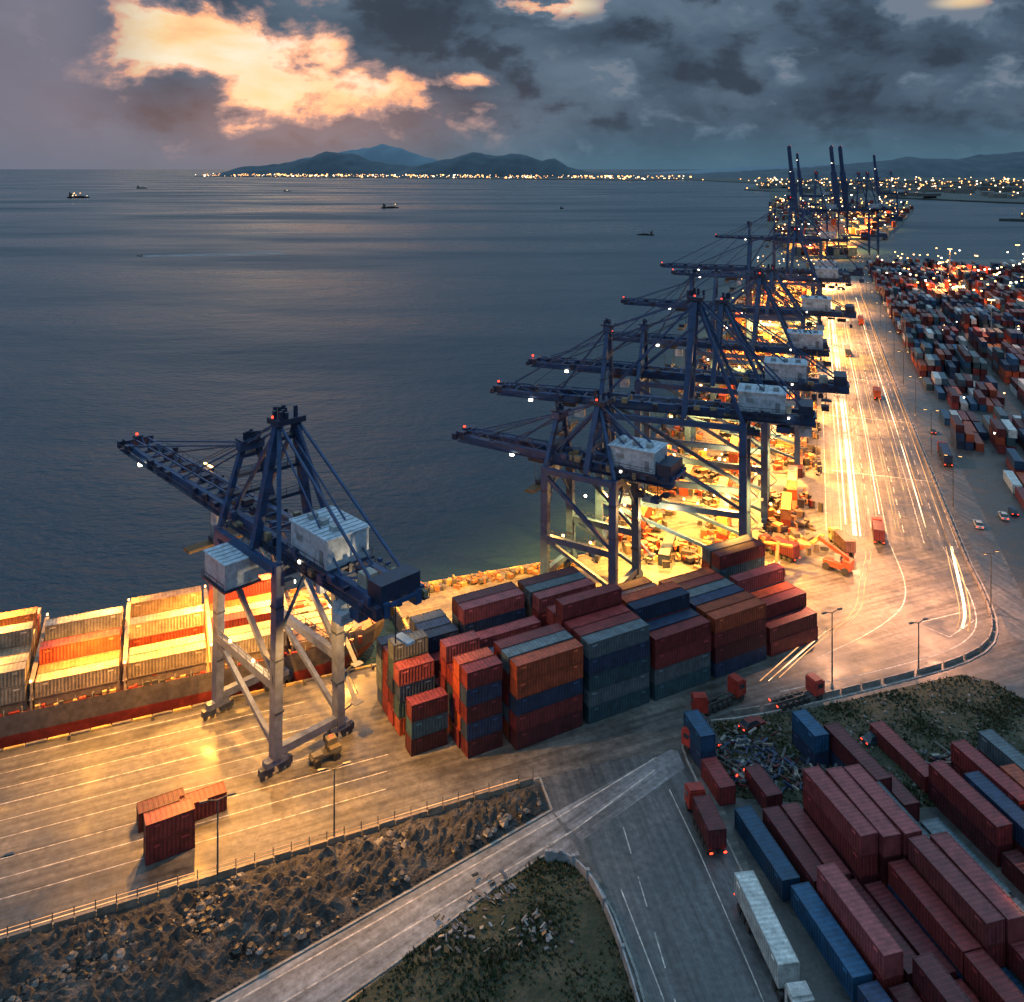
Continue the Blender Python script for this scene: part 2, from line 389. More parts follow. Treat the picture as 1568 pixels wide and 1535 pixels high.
# ---------------------------------------------------------------- container stacks
CU=(.88,.475);CN=(-.475,.88);CA=math.atan2(CU[1],CU[0])
cols_y=[RED,RED,DRED,DRED,ORG,NAVY,RED,GREY,NAVY,TEAL]
bays=[((-14.6,128.4),C20,6.06,[0,3,0,4,5,4,4]),((-7.4,130.4),C20,6.06,[5,5,4,5,2,3,4,5,4]),
 ((.1,132.3),C40,12.19,[5,5,5,4,2,4,1,5,5]),((11.9,138.4),C40,12.19,[5,5,5,6,5,3,5,5,5]),((23.6,144.4),C40,12.19,[4,5,5,5,3,5,5,4]),
 ((35.3,150.8),C40,12.19,[4,5,5,5,4,4]),((47,157.4),C40,12.19,[2,3,4,4,2,5,5])]
for (bx,by),T,L,hs in bays:
    for r,h in enumerate(hs):
        if not h: continue
        h=max(1,h-(1 if R()<.15 and r>0 else 0)); mb=MB()
        for k in range(h):
            col=jit(rc(cols_y)) if k<h-1 else jit(rc([RED,DRED,PINK,RED,GREY,NAVY,ORG]) )
            if (bx,r)==(.1,0): col=[DRED,RED,NAVY,ORG,ORG][k]
            if (bx,r)==(11.9,0): col=[TEAL,GREY,TEAL,NAVY,GREY][k]
            if bx==11.9 and 0<r<5 and k>=3: col=jit(RED)
            if bx==35.3 and r==0: col=[NAVY,DRED,RED,ORG][k%4]
            if bx==-7.4 and r==0: col=[DRED,NAVY,DRED,NAVY,RED][k%5]
            cx=bx+CU[0]*L/2+CN[0]*2.72*r+U(-.12,.12); cy=by+CU[1]*L/2+CN[1]*2.72*r+U(-.06,.06)
            mb.tmpl(T,cx,cy,.01+k*2.6,CA+(math.pi if R()<.5 else 0)+U(-.008,.008),col)
        mb.obj('container_stack')
for x,y,n,rot,T,c in ((-45.2,112.0,2,A1+.12,C20,RED),(-48.5,117.4,1,A1+.12,C20,DRED),(-43.2,118.6,1,A1+.12,C20,RED)):
    mb=MB()
    for k in range(n): mb.tmpl(T,x,y,.01+k*2.6,rot,jit(c))
    mb.obj('shipping_container')
YV=(-.24,.971);YW=(.971,.24);YA=math.atan2(YV[1],YV[0])
def yard(a,b,n,cols,T=C40):
    mb=MB(); x=38+YW[0]*a+YV[0]*b; y=92+YW[1]*a+YV[1]*b
    for k in range(n): mb.tmpl(T,x,y,.01+k*2.6,YA+(math.pi if R()<.5 else 0)+U(-.02,.02),jit(cols[k%len(cols)]))
    mb.obj('container_stack')
for a,b,n,c in [(0,-7,1,[NAVY]),(0,6,1,[BLUE]),(-.5,19,1,[BLUE]),
 (3,-8,1,[DRED]),(3,5,2,[RED,PINK]),(3.2,18,1,[DRED]),
 (6,-8,2,[RED,DRED]),(6,5,1,[DRED]),(6,18,1,[PINK]),
 (8.8,-9,1,[RED]),(8.9,4,1,[DRED]),(8.9,17,3,[DRED,RED,PINK]),
 (11.7,-9,2,[RED,RED]),(11.7,3.4,2,[NAVY,RED]),(11.7,16.2,3,[RED,DRED,PINK]),
 (14.5,-9,1,[BLUE]),(14.5,3.2,3,[DRED,RED,PINK]),(14.5,16,3,[DRED,RED,PINK]),
 (17.3,-9,2,[GREY,RED]),(17.3,3,3,[DRED,RED,PINK]),(17.3,15.6,2,[RED,GREY]),
 (20.1,-6,1,[DRED]),(20.1,8,2,[NAVY,GREY]),(23,-2,1,[GREY]),(23,11,1,[TEAL]),
 (29,4,1,[DRED]),(29,17,2,[DRED,RED]),(29,30,1,[RED]),(19.5,28,2,[NAVY,DRED]),
 (32.2,1,1,[ORG]),(32.2,14,2,[RED,NAVY]),(35.4,20,2,[DRED,RED]),(35.4,7,2,[NAVY,NAVY]),(38.2,14,2,[RED,ORG]),(41,21,2,[DRED,GREY])]:
    yard(a,b,n,c)
yard(16.5,35,2,[NAVY,BLUE],C20); yard(22.5,23,1,[DRED],C20); yard(-.5,32,1,[RED],C20); yard(0,39,2,[NAVY,BLUE],C20); yard(5,29,1,[DRED],C20)
yardcols=[RED,RED,DRED,DRED,ORG,NAVY,GREY,BLUE,DRED,TEAL,NAVY,WHT]
for blk in range(0,13):
    for lane in range(0,8):
        mb=MB(); q0=(41 if blk>1 else 50)+lane*32; t0=-20+blk*50
        for bay in range(3):
            for row in range(9):
                q=q0+row*2.9; t=t0+bay*13.3
                x,y=roadB(q,t)
                if x/y>.74 or y<150: continue
                base=1.4+2.6*(noise.noise(Vector((q*.03,t*.03,0)))+.5)
                if blk<4 and lane==0: base*=.55
                if R()<(.35 if blk<2 else .15): continue
                h=max(1,min(5,int(base+U(-.3,1.6))))
                for k in range(h): mb.tmpl(C40L,x+U(-.3,.3),y+U(-.3,.3),.01+k*2.6,A2+U(-.01,.01),jit(rc(yardcols)))
        if mb.v: mb.obj('container_block')

# ---------------------------------------------------------------- lights
def lamp(x,y,z,P,col=(1,.52,.16),r=.35,name='floodlight',spot=True):
    l=bpy.data.lights.new(name,'SPOT' if spot else 'POINT'); l.energy=P*K; l.color=col; l.shadow_soft_size=r
    if spot: l.spot_size=math.radians(146); l.spot_blend=.7
    o=bpy.data.objects.new(name,l); o.location=(x,y,z); S.collection.objects.link(o); return o

# ---------------------------------------------------------------- cranes
CB=(.016,.052,.14);CD=(.012,.022,.055);CW=(.34,.41,.5)
def crane(x,y,bdir,h=32,gauge=19,sp=13,tip=50,rear=26,apex=44,apex2=50,up=False,legcol=CB,house2=False,seed=0,boomang=0.0,bw=1.0):
    rnd=random.Random(seed); b=MB(); g=gauge/2; s=sp/2
    W=1.3
    def rail(p0,p1,off):
        p0=Vector(p0);p1=Vector(p1);n=max(1,int((p1-p0).length/2.5)); up_=Vector((0,0,1.1))
        b.beam(p0+up_,p1+up_,.08,.08,CD); b.beam(p0+up_*.5,p1+up_*.5,.06,.06,CD)
        for i in range(n+1):
            q=p0.lerp(p1,i/n); b.beam(q,q+up_,.07,.07,CD)
    for sx in(-1,1):
        for sy in(-1,1):
            c=legcol
            b.beam((sx*g,sy*s,2.4),(sx*g,sy*s*.93,h),W,W*1.25,c)
            for k in(-1,1):
                b.box(sx*g,sy*s+k*1.5,1.15,.9,2.2,1.0,CD)
                for kk in(-.6,.6): b.cyl((sx*g-.25,sy*s+k*1.5+kk,.36),(sx*g+.25,sy*s+k*1.5+kk,.36),.36,.36,(.05,.05,.05),10)
            b.box(sx*g,sy*s,2.0,1.3,3.6,.9,c)
            for zz in (.3,.55,.8): b.box(sx*g,sy*s*.96,h*zz,W*1.25+.15,W+.15,.25,CD)
        b.beam((sx*g,-s+.7,3.2),(sx*g,s-.7,3.2),1.1,1.2,legcol)
        b.beam((sx*g,-s+.7,h-1.2),(sx*g,s-.7,h-1.2),1.1,1.6,CB)
        b.beam((sx*g,-s,h*.62),(sx*g,0,h-2),.4,.4,CB); b.beam((sx*g,s,h*.62),(sx*g,0,h-2),.4,.4,CB)
    for sy in(-1,1):
        b.beam((-g+.65,sy*s,h*.42),(g-.65,sy*s,h*.42),1.0,1.3,legcol)
        b.beam((-g,sy*s,h-.8),(g,sy*s,h-.8),.9,1.2,CB)
        b.beam((g-.4,sy*s,h-2),(-g+.4,sy*s,h*.46),.75,.75,legcol)
        b.beam((g-.4,sy*s,h*.4),(-g+.4,sy*s,4),.7,.7,legcol)
        rail((-g,sy*(s+.5),h*.42+.6),(g,sy*(s+.5),h*.42+.6),0)
    x0=-g-rear; x1=g
    for sy in(-1,1):
        b.beam((x0,sy*2.6,h+1),(x1,sy*2.6,h+1),1.0,1.9,CB)
        b.beam((x0,sy*3.9,h+.3),(x1,sy*3.9,h+.3),1.1,.12,CD); rail((x0,sy*4.4,h+.4),(x1,sy*4.4,h+.4),0)
    n=int((x1-x0)/5)
    for i in range(n+1):
        X=x0+(x1-x0)*i/n; b.beam((X,-2.2,h+1.6),(X,2.2,h+1.6),.4,.5,CB)
        if i<n: b.beam((X,-2.2,h+1.6),(X+(x1-x0)/n,2.2,h+1.6),.22,.22,CB)
    ang=math.radians(84) if up else boomang
    ca,sa=math.cos(ang),math.sin(ang)
    def bp(d,yy,zz): return (x1+.6+d*ca-zz*sa, yy, h+1+d*sa+zz*ca)
    for sy in(-1,1):
        b.beam(bp(0,sy*2.4,0),bp(tip*.6,sy*2.4,0),.9*bw,1.8*bw,CB); b.beam(bp(tip*.6,sy*2.4,0),bp(tip,sy*2.2,.3),.8*bw,1.2*bw,CB)
        b.beam(bp(0,sy*3.6,-.6),bp(tip,sy*3.4,-.3),.8,.1,CD)
        b.beam(bp(0,sy*4,.5),bp(tip,sy*3.8,.8),.07,.07,CD)
        for i in range(int(tip/2.5)): b.beam(bp(i*2.5,sy*4,-.6),bp(i*2.5,sy*4,.5),.06,.06,CD)
        b.beam(bp(0,sy*1.2,1.9),bp(tip*.95,sy*1.2,1.6),.25*bw,.25*bw,CB)
    n=int(tip/4)
    for i in range(n+1):
        d=tip*i/n; b.beam(bp(d,-2.1,.6),bp(d,2.1,.6),.35*bw,.45*bw,CB)
        if i<n: b.beam(bp(d,2,.6),bp(d+tip/n,-2,.6),.2*bw,.2*bw,CB)
        if i<n: b.beam(bp(d,0,.6),bp(d+tip/n/2,0,1.9),.14,.14,CB); b.beam(bp(d+tip/n/2,0,1.9),bp(d+tip/n,0,.6),.14,.14,CB)
        if i%2==0: b.box(*bp(d,0,1.3),1.4,1.6,1.2,CD)
        if rnd.random()<.8: b.box(*bp(d+1,rnd.choice([-3.3,3.3]),.5),rnd.uniform(.5,1.6),.8,rnd.uniform(.6,1.5),CD)
    b.box(*bp(tip,0,.8),2.2,5.6,1.5,CD); b.box(*bp(tip+.6,0,2.0),.4,.4,.4,CD,mat=3)
    for sy in(-1,1):
        b.beam((g,sy*s*.9,h),(g-.6,sy*1.3,apex),.9,.9,CB)
        b.beam((-g*.2,sy*s*.9,h),(-g*.32,sy*1.5,apex2),1.2,1.2,CB)
        b.beam((-g,sy*s*.9,h),(-g*.36,sy*1.5,apex2-1),.7,.7,CB)
        b.beam((g,sy*2.6,h+2),(-g*.3,sy*1.5,apex2-1),.5,.5,CB)
        b.beam((-g*.3,sy*1.5,apex2),(g-.6,sy*1.3,apex),.3,.3,CB)
        b.beam((-g*.35,sy*1.6,apex2),(x0+1,sy*2.6,h+2),.35,.35,CB)
        b.beam((-g*.35,sy*1.2,apex2-3),(x0+rear*.45,sy*2.6,h+2),.22,.22,CB)
        for fr in(.42,.93):
            if up: b.beam((g-.6,sy*1.3,apex),bp(tip*fr*.6,sy*2.4,.9),.2,.2,CB)
            else:
                b.beam((g-.6,sy*1.3,apex),bp(tip*fr,sy*2.4,.9),.24,.24,CB)
        if not up: b.beam((-g*.3,sy*1,apex2),bp(tip*.5,sy*1,.9),.1,.1,CD); b.beam((g-.6,sy*.6,apex),bp(tip*.7,sy*.6,1.5),.1,.1,CD)
    for zz in(.35,.6,.85):
        for (xa,xb,aa) in((g,g-.6,apex),(-g*.2,-g*.32,apex2)):
            z=h+(aa-h)*zz; w=s*.9*(1-zz)+1.4*zz; X=xa+(xb-xa)*zz; b.beam((X,-w,z),(X,w,z),.35,.45,CB); b.box(X,0,z+.5,1.5,w*2.2,.1,CD); rail((X-.7,-w,z+.5),(X-.7,w,z+.5),0)
    b.beam((g-.6,-2.2,apex),(g-.6,2.2,apex),1.6,1.4,CB); b.box(-g*.32,0,apex2+.2,3.4,5,.9,CD); b.box(g-.6,0,apex+.9,3,4,.3,CD)
    for k in range(9): b.box(-g*.32+rnd.uniform(-1.6,1.6),rnd.uniform(-2.4,2.4),apex2+1.2,.5,.5,rnd.uniform(.8,2.4),CD)
    for k in range(6): b.box(g-.6+rnd.uniform(-1,1),rnd.uniform(-1.6,1.6),apex+1.5,.4,.5,rnd.uniform(.6,1.6),CD)
    hx=-g-rear*.25
    b.box(hx,0,h+4.2,10,7,4.2,CW); b.box(hx,0,h+6.4,10.5,7.5,.25,(.40,.48,.58))
    for i in range(9): b.box(hx-4.8+i*1.2,0,h+6.56,.1,7.2,.08,(.26,.3,.35))
    for sy in (-1,1):
        b.box(hx-3.4,sy*3.52,h+3.4,1.0,.06,2.1,(.15,.18,.22)); b.box(hx+2.5,sy*3.53,h+4.6,1.6,.08,.9,(.2,.23,.27)); rail((hx-5,sy*4.1,h+2.1),(hx+5,sy*4.1,h+2.1),0)
    b.box(hx,0,h+1.9,11,8.4,.3,CD)
    for i in range(3): b.box(hx-3+i*3,1,h+6.9,1.2,1.2,.8,(.25,.28,.3))
    if house2:
        b.box(1.5,s+1.5,h-3.2,7,5.5,3.8,CW); b.box(1.5,s+1.5,h-1.2,7.4,5.9,.2,(.42,.5,.6))
        for i in range(5): b.box(-1.2+i*1.3,s+1.5,h-1.06,.1,5.6,.08,(.26,.3,.35))
        b.box(1.5,s+1.5,h-5.3,7.6,6.2,.3,CD); rail((-2.3,s+4.6,h-5.2),(5.3,s+4.6,h-5.2),0)
    b.box(x0+2,0,h+3,3,6.5,2.4,CD); b.box(x0+6,1.5,h+2.9,2,2,1.8,(.3,.28,.25))
    for k in range(60):
        X=rnd.uniform(x0,x1); b.box(X,rnd.choice([-3.9,3.9,0]),h+rnd.uniform(.9,2.4),rnd.uniform(.3,1.6),rnd.uniform(.3,1.1),rnd.uniform(.3,1.4),rnd.choice([CD,CD,CB,(.2,.16,.1)]))
    for k in range(8):
        X=rnd.uniform(x0,-g+2); zz=rnd.uniform(1,5); b.box(X,rnd.uniform(-3,3),h-zz,rnd.uniform(.8,3),rnd.uniform(.8,2.4),rnd.uniform(.3,1.8),rnd.choice([CD,CB,CW])); b.beam((X,0,h-zz),(X,0,h+.5),.15,.15,CD)
    z=3.5;d=1
    while z<h-3:
        b.beam((-g+d*1.6-1,-s-1.4,z),(-g-d*1.6-1,-s-1.4,z+3),.7,.12,(.12,.13,.15)); b.box(-g-d*2-1,-s-1.4,z+3,1.2,1.6,.1,(.12,.13,.15))
        b.beam((-g+d*1.6-1,-s-1.8,z+1),(-g-d*1.6-1,-s-1.8,z+4),.06,.06,CD)
        z+=3;d=-d
    for k in range(14):
        X=x0+2+k*(x1-x0)/15; b.beam((X,3,h-.2),(X+.8,3,h-1.6),.08,.08,(.02,.02,.02)); b.beam((X+.8,3,h-1.6),(X+1.6,3,h-.2),.08,.08,(.02,.02,.02))
    tx=g+rnd.uniform(3,16) if not up else 2
    b.box(tx,0,h-.5,5,4.2,1,CD); b.box(tx-3.5,1.6,h-2,2.2,2,2.3,CW); b.box(tx-2.38,1.6,h-2,.05,1.8,1.8,(.03,.04,.05),mat=4)
    zs=h-rnd.uniform(5,9)
    for ax in(-1.6,1.6):
        for ay in(-1,1): b.beam((tx+ax,ay,h-1),(tx+ax*.8,ay*.8,zs+.6),.07,.07,CD)
    b.box(tx,0,zs,2.2,11.8,.5,(.15,.08,.03)); b.box(tx,0,zs+.7,2,3,.8,CD)
    for X in (x0+3,-g,0,g,):
        if rnd.random()<.6: b.box(X,rnd.choice([-3.9,3.9]),h-.55,.6,.4,.3,(1,1,1),mat=1)
    b.box(*bp(tip*rnd.uniform(.3,.9),3.4,-.9),.8,.6,.5,(1,1,1),mat=2)
    if house2: b.box(*bp(tip*.45,-3.2,1.4),3.5,.3,.25,(1,1,1),mat=1)
    b.box(hx+rnd.uniform(-6,6),4.3,h+1.6,.4,.2,.4,(1,1,1),mat=2)
    b.box(-g*.32,2.4,apex2+1,.3,.3,.3,(1,1,1),mat=3)
    for sx in(-1,1):
        b.box(sx*g,-s-.75,h*.42+1.6,.5,.3,.4,(1,1,1),mat=1); b.box(sx*g*.6,-s-.9,h*.62,.5,.3,.4,(1,1,1),mat=rnd.choice([1,2])); b.box(sx*g*.4,s+.6,h*.42+1.6,.5,.3,.4,(1,1,1),mat=1)
    rot=math.atan2(bdir[1],bdir[0]); 
    return b.obj('gantry_crane',loc=(x,y,0),rot=rot)
def wpos(x,y,bdir,lx,ly):
    r=math.atan2(bdir[1],bdir[0]); return (x+lx*math.cos(r)-ly*math.sin(r), y+lx*math.sin(r)+ly*math.cos(r))

bA=(-.7,.714); cA=(-37.9,136.9)
crane(*cA,bA,h=31,gauge=19,sp=11,tip=48,rear=24,apex=43.5,apex2=50,legcol=(.05,.07,.15),house2=True,seed=1,boomang=.0)
bB=(-.85,.527)
crane(17,183,bB,h=26,gauge=16,sp=12,tip=24,rear=12,apex=36,apex2=40,legcol=CB,seed=2)
b2=(-.945,.327)
specs=[(35,191,34,0,0),(48,219,34,0,0),(69,257,34,0,0),(90,313,36,0,0),(129,405,36,0,0)]
for i,(x,y,h,g,_) in enumerate(specs):
    crane(x+2.5,y+6,b2,h=h,gauge=32,sp=14,tip=[26,30,24,34,36][i],rear=[15,20,9,18,14][i],apex=[52,47,56,50,54][i],apex2=[60,55,57,52,60][i],legcol=CB,seed=10+i)
crane(205,610,b2,h=38,gauge=32,sp=15,tip=40,rear=18,apex=58,apex2=64,seed=30)
crane(139,440,b2,h=36,gauge=32,sp=15,tip=44,rear=24,apex=60,apex2=74,seed=32)
for x,y,sd in ((309,876,40),(358,890,41),(369,894,42),(470,1330,43),(655,1480,45)):
    crane(x,y,b2,h=46,gauge=30,sp=12,tip=66,rear=16,apex=72,apex2=84,up=True,seed=sd,bw=3.2)

# ---------------------------------------------------------------- ships
def ship(name,L,Wd,loc,rot,deckz,hullcol,load,house=None,seed=0,boxcols=None,wl=-3.2):
    rnd=random.Random(seed); b=MB(); hw=Wd/2
    def outline(k):
        w=hw*(.9+.1*k); bow=L/2-6*(1-k)*1; pts=[]
        for t in np.linspace(0,1,9):
            xx=L/2-L*.14+ (bow-(L/2-L*.14))*math.sin(t*math.pi/2); yy=w*math.cos(t*math.pi/2)**(.8 if k>.5 else 1.1); pts.append((xx,yy))
        full=[(-L/2,w*.8),(-L/2+6,w)]+pts
        return full+[(a,-c) for a,c in full[::-1][1:]]
    levels=[(wl-1,0,(.2,.03,.025)),(wl+2.2,.6,(.2,.03,.025)),(wl+4.1,.9,hullcol),(deckz,1,hullcol),(deckz+1.0,1,hullcol)]
    rings=[[(p[0],p[1],z) for p in outline(min(k,1))] for z,k,_ in levels]; n=len(rings[0])
    for r in range(len(rings)-1):
        b.add(rings[r]+rings[r+1],[(i,(i+1)%n,n+(i+1)%n,n+i) for i in range(n)],levels[r][2])
        b.f[-n:]=[f[::-1] for f in b.f[-n:]]
    dk=[(p[0]*.998,p[1]*.99,deckz) for p in outline(1)]
    b.add(dk,[tuple(range(n-1,-1,-1))],(.2,.08,.05))
    o=outline(1)
    for a,c in zip(o,o[1:]):
        m=max(1,int(math.dist(a,c)/2.5))
        for i in range(m):
            X=a[0]+(c[0]-a[0])*i/m;Y=a[1]+(c[1]-a[1])*i/m
            b.box(X*.995,Y*.98,deckz+1.3,.1,.1,1.1,(.4,.36,.28))
    cx=-L/2+ (22 if house else 8); 
    while cx<L/2-16:
        X=cx+6.5; tiers=load(X)
        b.box(X,0,deckz+.8,12.6,Wd-4.5,1.4,(.2,.16,.12))
        for k in range(4): b.box(X,-hw+2.6+(Wd-5.2)*(k+.5)/4,deckz+1.58,12.3,(Wd-5.2)/4-.3,.16,rnd.choice([(.3,.25,.17),(.24,.14,.08),(.34,.3,.22)]))
        for k in range(34): b.box(X+rnd.uniform(-6,6),rnd.uniform(-hw+2.5,hw-2.5),deckz+1.8,rnd.uniform(.2,1.6),rnd.uniform(.2,1.4),rnd.uniform(.2,1.2),rnd.choice([(.4,.3,.15),(.06,.06,.06),(.35,.08,.04),(.1,.1,.1)]))
        for k in range(9): b.beam((X-6,-hw+2.4+k*(Wd-4.8)/8,deckz+1.72),(X+6,-hw+2.4+k*(Wd-4.8)/8,deckz+1.72),.14,.12,(.12,.08,.06))
        Xb=cx-.1
        for yy in np.linspace(-hw+1.5,hw-1.5,8): b.box(Xb,yy,deckz+2.4,.3,.3,4.8,(.35,.28,.2))
        for zz in(1.9,4.7): b.box(Xb,0,deckz+zz,.7,Wd-2.6,.15,(.35,.28,.2))
        for sy in(-1,1):
            b.box(Xb,sy*(hw-1),deckz+5.1,.3,.3,.3,(1,1,1),mat=1)
            for k in range(9): b.box(cx+k*1.4+rnd.uniform(0,1),sy*(hw-.9),deckz+.5,rnd.uniform(.3,1),.5,rnd.uniform(.4,1.6),rnd.choice([(.05,.05,.05),(.4,.25,.1),(.3,.04,.03)]))
        nr=int((Wd-3)/2.6)
        for r in range(nr):
            t=tiers(r,nr) if callable(tiers) else tiers
            yy=(r-(nr-1)/2)*2.58
            if t and rnd.random()<.2: t=max(1,t-1)
            for k in range(int(t)):
                c=rnd.choice(boxcols); j=rnd.uniform(.7,1.15)
                b.tmpl(C40,X,yy,deckz+1.75+k*2.6,math.pi*rnd.randint(0,1),(c[0]*j,c[1]*j,c[2]*j))
        cx+=13.6
    b.cyl((L/2-9,0,deckz),(L/2-9,0,deckz+8),.35,.2,(.5,.45,.35)); 
    for k in(-1,1):
        b.cyl((L/2-12,k*3-.9,deckz+1),(L/2-12,k*3+.9,deckz+1),.8,.8,(.1,.2,.1),10); b.box(L/2-12,k*3,deckz+.3,2.2,2.6,.6,(.15,.15,.15))
    if house:
        hx=-L/2+12
        for f in range(house):
            w=Wd-3-(f*.6); b.box(hx,0,deckz+1.4+f*2.8,11-f*.35,w,2.7,(.5,.48,.44))
            for i in range(int(w/1.6)): b.box(hx+5.52-f*.175,-w/2+1+i*1.6,deckz+1.6+f*2.8,.08,.8,.9,(1,1,1),mat=1 if rnd.random()<.4 else 4)
            b.box(hx,0,deckz+2.8+f*2.8,11.8-f*.35,w+1,.1,(.4,.38,.35))
        b.box(hx+1,0,deckz+2.8*house+1.6,5,Wd+.5,2.4,(.5,.48,.44)); b.box(hx+3.55,0,deckz+2.8*house+1.9,.1,Wd-1,1,(0,0,0),mat=4)
        b.box(hx-4,0,deckz+2.8*house+2.5,4,5,7,(.3,.08,.04)); b.cyl((hx+1,0,deckz+2.8*house+3),(hx+1,0,deckz+2.8*house+12),.3,.12,(.5,.5,.5))
        for k in range(8): b.box(hx+6,rnd.uniform(-hw+1,hw-1),deckz+rnd.uniform(2,house*2.8),.4,.4,.4,(1,1,1),mat=2)
    return b.obj(name,loc=loc,rot=rot)
def load1(X):
    d=75-X
    if d<24: return 0
    if d<42: return lambda r,n: [1,1,0,2,1,1,2,1][r%8]
    if d<56: return lambda r,n: [1,1,2,1,0,2,1,1][r%8]
    return lambda r,n: [2,2,2,3,2,3,3,2][r%8]
lc=[BEI,(.32,.25,.16),(.34,.3,.24),(.4,.16,.07),ORG,(.28,.24,.18),(.36,.24,.14),RED]
ship('container_ship',150,24,(-94.6,139.6,0),A1,3.2,(.09,.08,.08),load1,house=5,seed=3,boxcols=lc)

ap=MB(); rnd=random.Random(5)
def qe(q,t): return (17+.941*q+.337*t, 197.5-.337*q+.941*t)
for t in range(8,600,13):
    for q in (8,18,28,44):
        if rnd.random()<.12: continue
        x,y=qe(q+rnd.uniform(-2,2),t+rnd.uniform(-3,3))
        k=rnd.random()
        if k<.6:
            for kk in range(rnd.randint(1,3)): ap.tmpl(C40,x,y,.01+kk*2.6,A2+rnd.choice([0,0,.02]),jit(rnd.choice([BEI,ORG,(.4,.2,.08),ORG,NAVY,DRED])))
        elif k<.75:
            for kk in range(rnd.randint(1,3)): ap.box(x,y,.5+kk*.9,4,9,.7,(.3,.17,.08),A2+rnd.uniform(-.1,.1)); 
        for _ in range(34): ap.box(x+rnd.uniform(-6,6),y+rnd.uniform(-7,7),rnd.uniform(.3,1.2),rnd.uniform(.3,2.5),rnd.uniform(.3,2),rnd.uniform(.4,2.4),rnd.choice([(.4,.22,.08),(.05,.05,.05),(.3,.06,.03),(.04,.04,.05),(.1,.08,.06)]),rnd.uniform(0,3))
ap.obj('apron_cargo')
ac=MB()
for _ in range(170):
    t=U(0,62);d=U(1.2,4); x=-26+t*.936+d*.35;y=180.6+t*.351-d*.93
    if x>15: continue
    ac.box(x,y,U(.3,.8),U(.3,1.5),U(.3,1.0),U(.4,1.6),rc([(.3,.2,.08),(.06,.06,.06),(.2,.1,.05)]),U(0,3))
ac.obj('mooring_equipment')
ship('container_ship',120,30,(372,985,0),A2,6,(.05,.04,.05),lambda X:(lambda r,n:[3,4,4,5,4,3,4,4,3][r%9]),house=8,seed=8,boxcols=[ORG,ORG,BEI,RED,BEI],wl=-3.2)

# ---------------------------------------------------------------- lights on quay
Y1=(1,.41,.06); O1=(1,.34,.07)
for lx,ly,P in ((14,7,120e3),(-16,0,160e3),(0,13,120e3)):
    px,py=wpos(*cA,bA,lx,ly); lamp(px,py,25,P,Y1)
px,py=wpos(*cA,bA,-24,-3); lamp(px,py,27,14e3,(1,.68,.33),r=.2,spot=False)
px,py=wpos(*cA,bA,4,0); lamp(px,py,18,12e3,(1,.6,.25),r=.2,spot=False)
def s1(d,l): return (-25-.923*d-.385*l,168.4-.385*d+.923*l)
for d,l,P,z in ((8,0,100e3,13),(22,5,110e3,13),(34,-3,110e3,15),(50,9,65e3,15),(52,-9,60e3,15),(68,3,95e3,18),(86,0,75e3,18)):
    x,y=s1(d,l); lamp(x,y,z,P,(1,.42,.065))
for x,y,P in ((-6,176,170e3),(8,186,90e3),(-19,166,110e3)): lamp(x,y,16,P,Y1)
for x,y,h,g,_ in specs+[(150,470,36,0,0),(190,560,36,0,0),(215,640,36,0,0)]:
    for lx,ly in((-13,-6),(9,6)):
        px,py=wpos(x,y,b2,lx,ly); lamp(px,py,h*.6,(470e3 if y<330 else 1100e3),Y1)
for x,y,P in ((34,187,16e3),(56,220,26e3),(76,260,36e3),(100,318,55e3)): lamp(x,y,12,P,(1,.6,.22),r=.2,spot=False)
for t,P in ((-26,120e3),(8,180e3),(45,230e3),(95,290e3),(160,380e3),(240,500e3),(340,700e3),(470,1000e3)):
    x,y=roadB(7,t); lamp(x,y,20,P,(1,.43,.16))
lamp(64,172,18,100e3,(1,.46,.23)); lamp(88,178,18,130e3,(1,.43,.22))
for t,q,P in ((430,80,1100e3),(540,100,2200e3),(360,130,400e3),(480,180,1100e3),(580,230,2400e3),(250,80,90e3),(150,80,30e3)):
    x,y=roadB(q,t); lamp(x,y,24,P,O1)
for x,y,P in ((74,108,14e3),(58,96,2e3)): lamp(x,y,9,P,(1,.45,.2))

def post(x,y,h,two=True,lit=False,rot=0):
    b=MB(); c=(.08,.08,.08)
    b.cyl((0,0,0),(0,0,.5),.28,.22,(.3,.3,.3)); b.cyl((0,0,.5),(0,0,h),.13,.08,c)
    for k in((-1,1) if two else (1,)):
        b.beam((0,0,h-.1),(k*1.3,0,h+.25),.09,.09,c); b.box(k*1.7,0,h+.25,1,.35,.18,c); b.box(k*1.7,0,h+.13,.8,.25,.05,(1,1,1),mat=1 if lit else 0)
    b.obj('street_lamp',loc=(x,y,0),rot=rot)
for x,y,h,l in ((-37.3,107.6,10,0),(-23.7,113.2,10,0),(55.5,147.2,13,0),(-60,98,10,0),(72.5,151.4,9,0),(97,172,12,1)): post(x,y,h,lit=bool(l),rot=A1)
for t in range(20,620,45):
    x,y=roadB(31.6,t); post(x,y,14,lit=True,rot=A2+1.57)
    x,y=roadB(-2.2,t+20); post(x,y,18,lit=True,rot=A2+1.57)
for t,q in ((430,80),(540,100),(360,130),(480,180),(580,230),(250,80),(150,80),(600,160),(400,220)):
    x,y=roadB(q,t); b=MB(); b.cyl((0,0,0),(0,0,24.5),.35,.18,(.3,.3,.3))
    for k in range(8): a=k*.785; b.box(math.cos(a)*1.2,math.sin(a)*1.2,24.3,.7,.7,.5,(1,1,1),mat=1)
    b.cyl((0,0,24.5),(0,0,24.9),1.4,1.2,(.2,.2,.2)); b.obj('high_mast_light',loc=(x,y,0))

